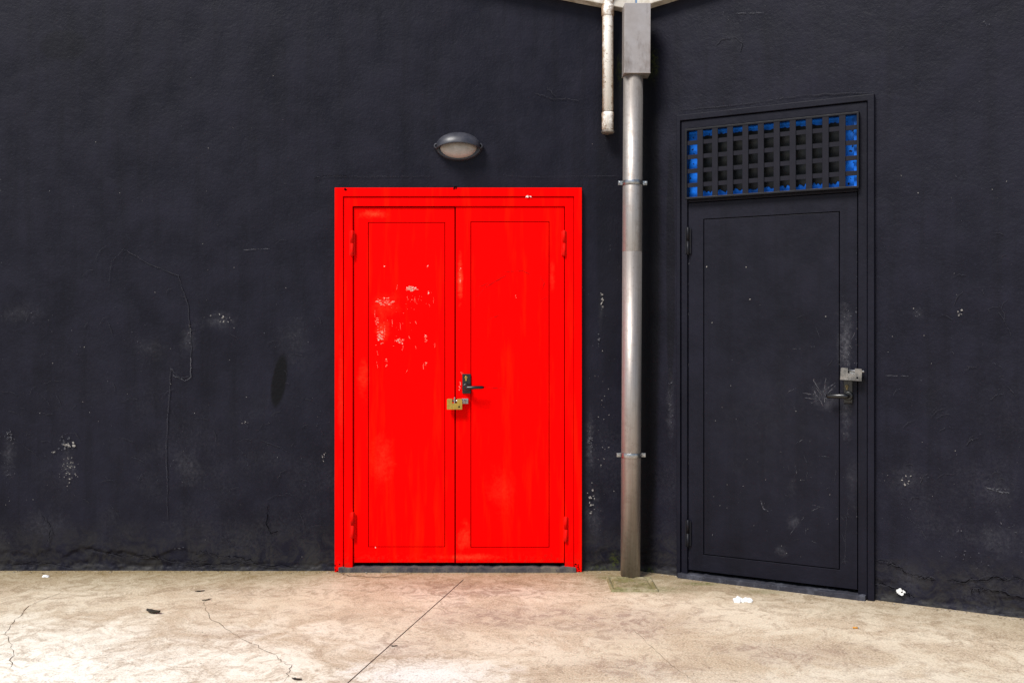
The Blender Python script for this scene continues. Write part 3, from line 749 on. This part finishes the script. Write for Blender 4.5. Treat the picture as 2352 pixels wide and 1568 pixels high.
dc=part('drain_cover',None,bm,M_moss,((cx0+cx1)/2,(cy0+cy1)/2,0),recalc=False); dc.location=((cx0+cx1)/2,(cy0+cy1)/2,0)
dc['label']='mossy square concrete drain cover below the downpipe'; dc['category']='drain cover'

# =====================================================================
# LITTER
def crumple(name,px,py,sz,mat,label,cat,seed):
    x,y=GP(px,py); bm=bmesh.new(); bmesh.ops.create_icosphere(bm,subdivisions=4,radius=1)
    for v in bm.verts:
        p=v.co.copy(); k=1+.45*noise.noise(p*1.6+Vector((seed,0,0)))+.28*abs(noise.noise(p*4+Vector((seed,3,0))))+.12*noise.noise(p*11)
        v.co=Vector((p.x*k*sz[0],p.y*k*sz[1],max(-.2,p.z*k)*sz[2]+sz[2]*.2))
    o=part(name,None,bm,mat); o.location=(x,y,0); o['label']=label; o['category']=cat
    return o
M_tissue=simple('white_tissue',(.86,.86,.86),.9,var=.1,bump=.4)
crumple('crumpled_tissue',1696,1381,(.026,.02,.018),M_tissue,'crumpled white tissue lying on the concrete','litter',1)
crumple('crumpled_tissue',1717,1380,(.024,.02,.013),M_tissue,'small flattened white tissue lying on the concrete','litter',5)
crumple('crumpled_tissue',105,1324,(.018,.012,.008),M_tissue,'scrap of white paper at the wall foot','litter',9)
def leafobj(px,py,l,w,rot,curl,label):
    x,y=GP(px,py); bm=bmesh.new(); n=12; rows=[]
    for i in range(n+1):
        t=i/n; ww=w*math.sin(math.pi*min(1,t*.96+.02))**.7*(1-.3*t)
        rows.append([bm.verts.new(((t-.5)*l,s_*ww,.003+curl*(abs(s_)**1.5*.6+ (t-.5)**2*2)+.003*noise.noise(Vector((t*6,s_*2,px))))) for s_ in (-1,-.5,0,.5,1)])
    for i in range(n):
        for j in range(4): bm.faces.new([rows[i][j],rows[i+1][j],rows[i+1][j+1],rows[i][j+1]]).smooth=True
    o=part('dead_leaf',None,bm,simple('dry_leaf',(.015,.011,.008),.7,c2=(.04,.028,.014)),recalc=False); o.location=(x,y,0); o.rotation_euler=(0,0,rot)
    s=o.modifiers.new('s','SOLIDIFY'); s.thickness=.0008
    o['label']=label; o['category']='leaf'; o['group']='dead leaves on the concrete'
leafobj(352,1408,.085,.020,-.4,.016,'curled dark dead leaf lying on the concrete')
leafobj(459,1358,.05,.007,.3,.004,'thin dry leaf lying on the concrete')
leafobj(475,1378,.05,.006,.7,.004,'thin dry leaf lying on the concrete')
leafobj(682,1561,.045,.008,-.3,.005,'thin dry leaf lying on the concrete')
leafobj(905,1484,.03,.004,.2,.003,'thin dry leaf lying on the concrete')
cx,cy=GP(1966,1443)
cb=thing('cigarette_butt',FG,(cx,cy,.0045),'orange cigarette butt lying on the concrete','litter')
cb.rotation_euler=(0,0,-.3)
bm=bmesh.new(); tube(bm,[(-.014,0,0),(.008,0,0)],.004,14); part('filter',cb,bm,simple('orange_filter_paper',(.65,.28,.03),.8))
bm=bmesh.new(); tube(bm,[(.0081,0,0),(.013,0,0)],.0038,14); part('paper',cb,bm,simple('charred_paper',(.5,.48,.45),.8,c2=(.05,.05,.05)))

# =====================================================================
# CAMERA AND LIGHT
cam=bpy.data.cameras.new('camera'); co=bpy.data.objects.new('camera',cam); COL.objects.link(co)
co.location=(0,0,H); co.rotation_euler=(math.radians(90),0,0)
cam.sensor_width=36; cam.lens=36*FPX/2352.; cam.shift_y=-19/2352.; cam.clip_end=500; scene.camera=co
sd=Vector((-.50,-.62,.95)).normalized()
sun=bpy.data.lights.new('sun','SUN'); sun.energy=4.4; sun.angle=math.radians(20); sun.color=(1,.97,.92)
so=bpy.data.objects.new('sun',sun); COL.objects.link(so); so.rotation_euler=sd.to_track_quat('Z','Y').to_euler(); so.location=(-4,-5,8)
w=bpy.data.worlds.new('World'); scene.world=w; w.use_nodes=True
nt=w.node_tree; bg=nt.nodes['Background']; sk=nt.nodes.new('ShaderNodeTexSky'); sk.sky_type='NISHITA'; sk.sun_disc=False
sk.sun_elevation=math.asin(sd.z); sk.sun_rotation=math.atan2(sd.x,sd.y); sk.dust_density=1.0; sk.air_density=1.0
nt.links.new(sk.outputs[0],bg.inputs[0]); bg.inputs[1].default_value=.12
scene.view_settings.view_transform='Standard'; scene.view_settings.look='None'; scene.view_settings.exposure=0
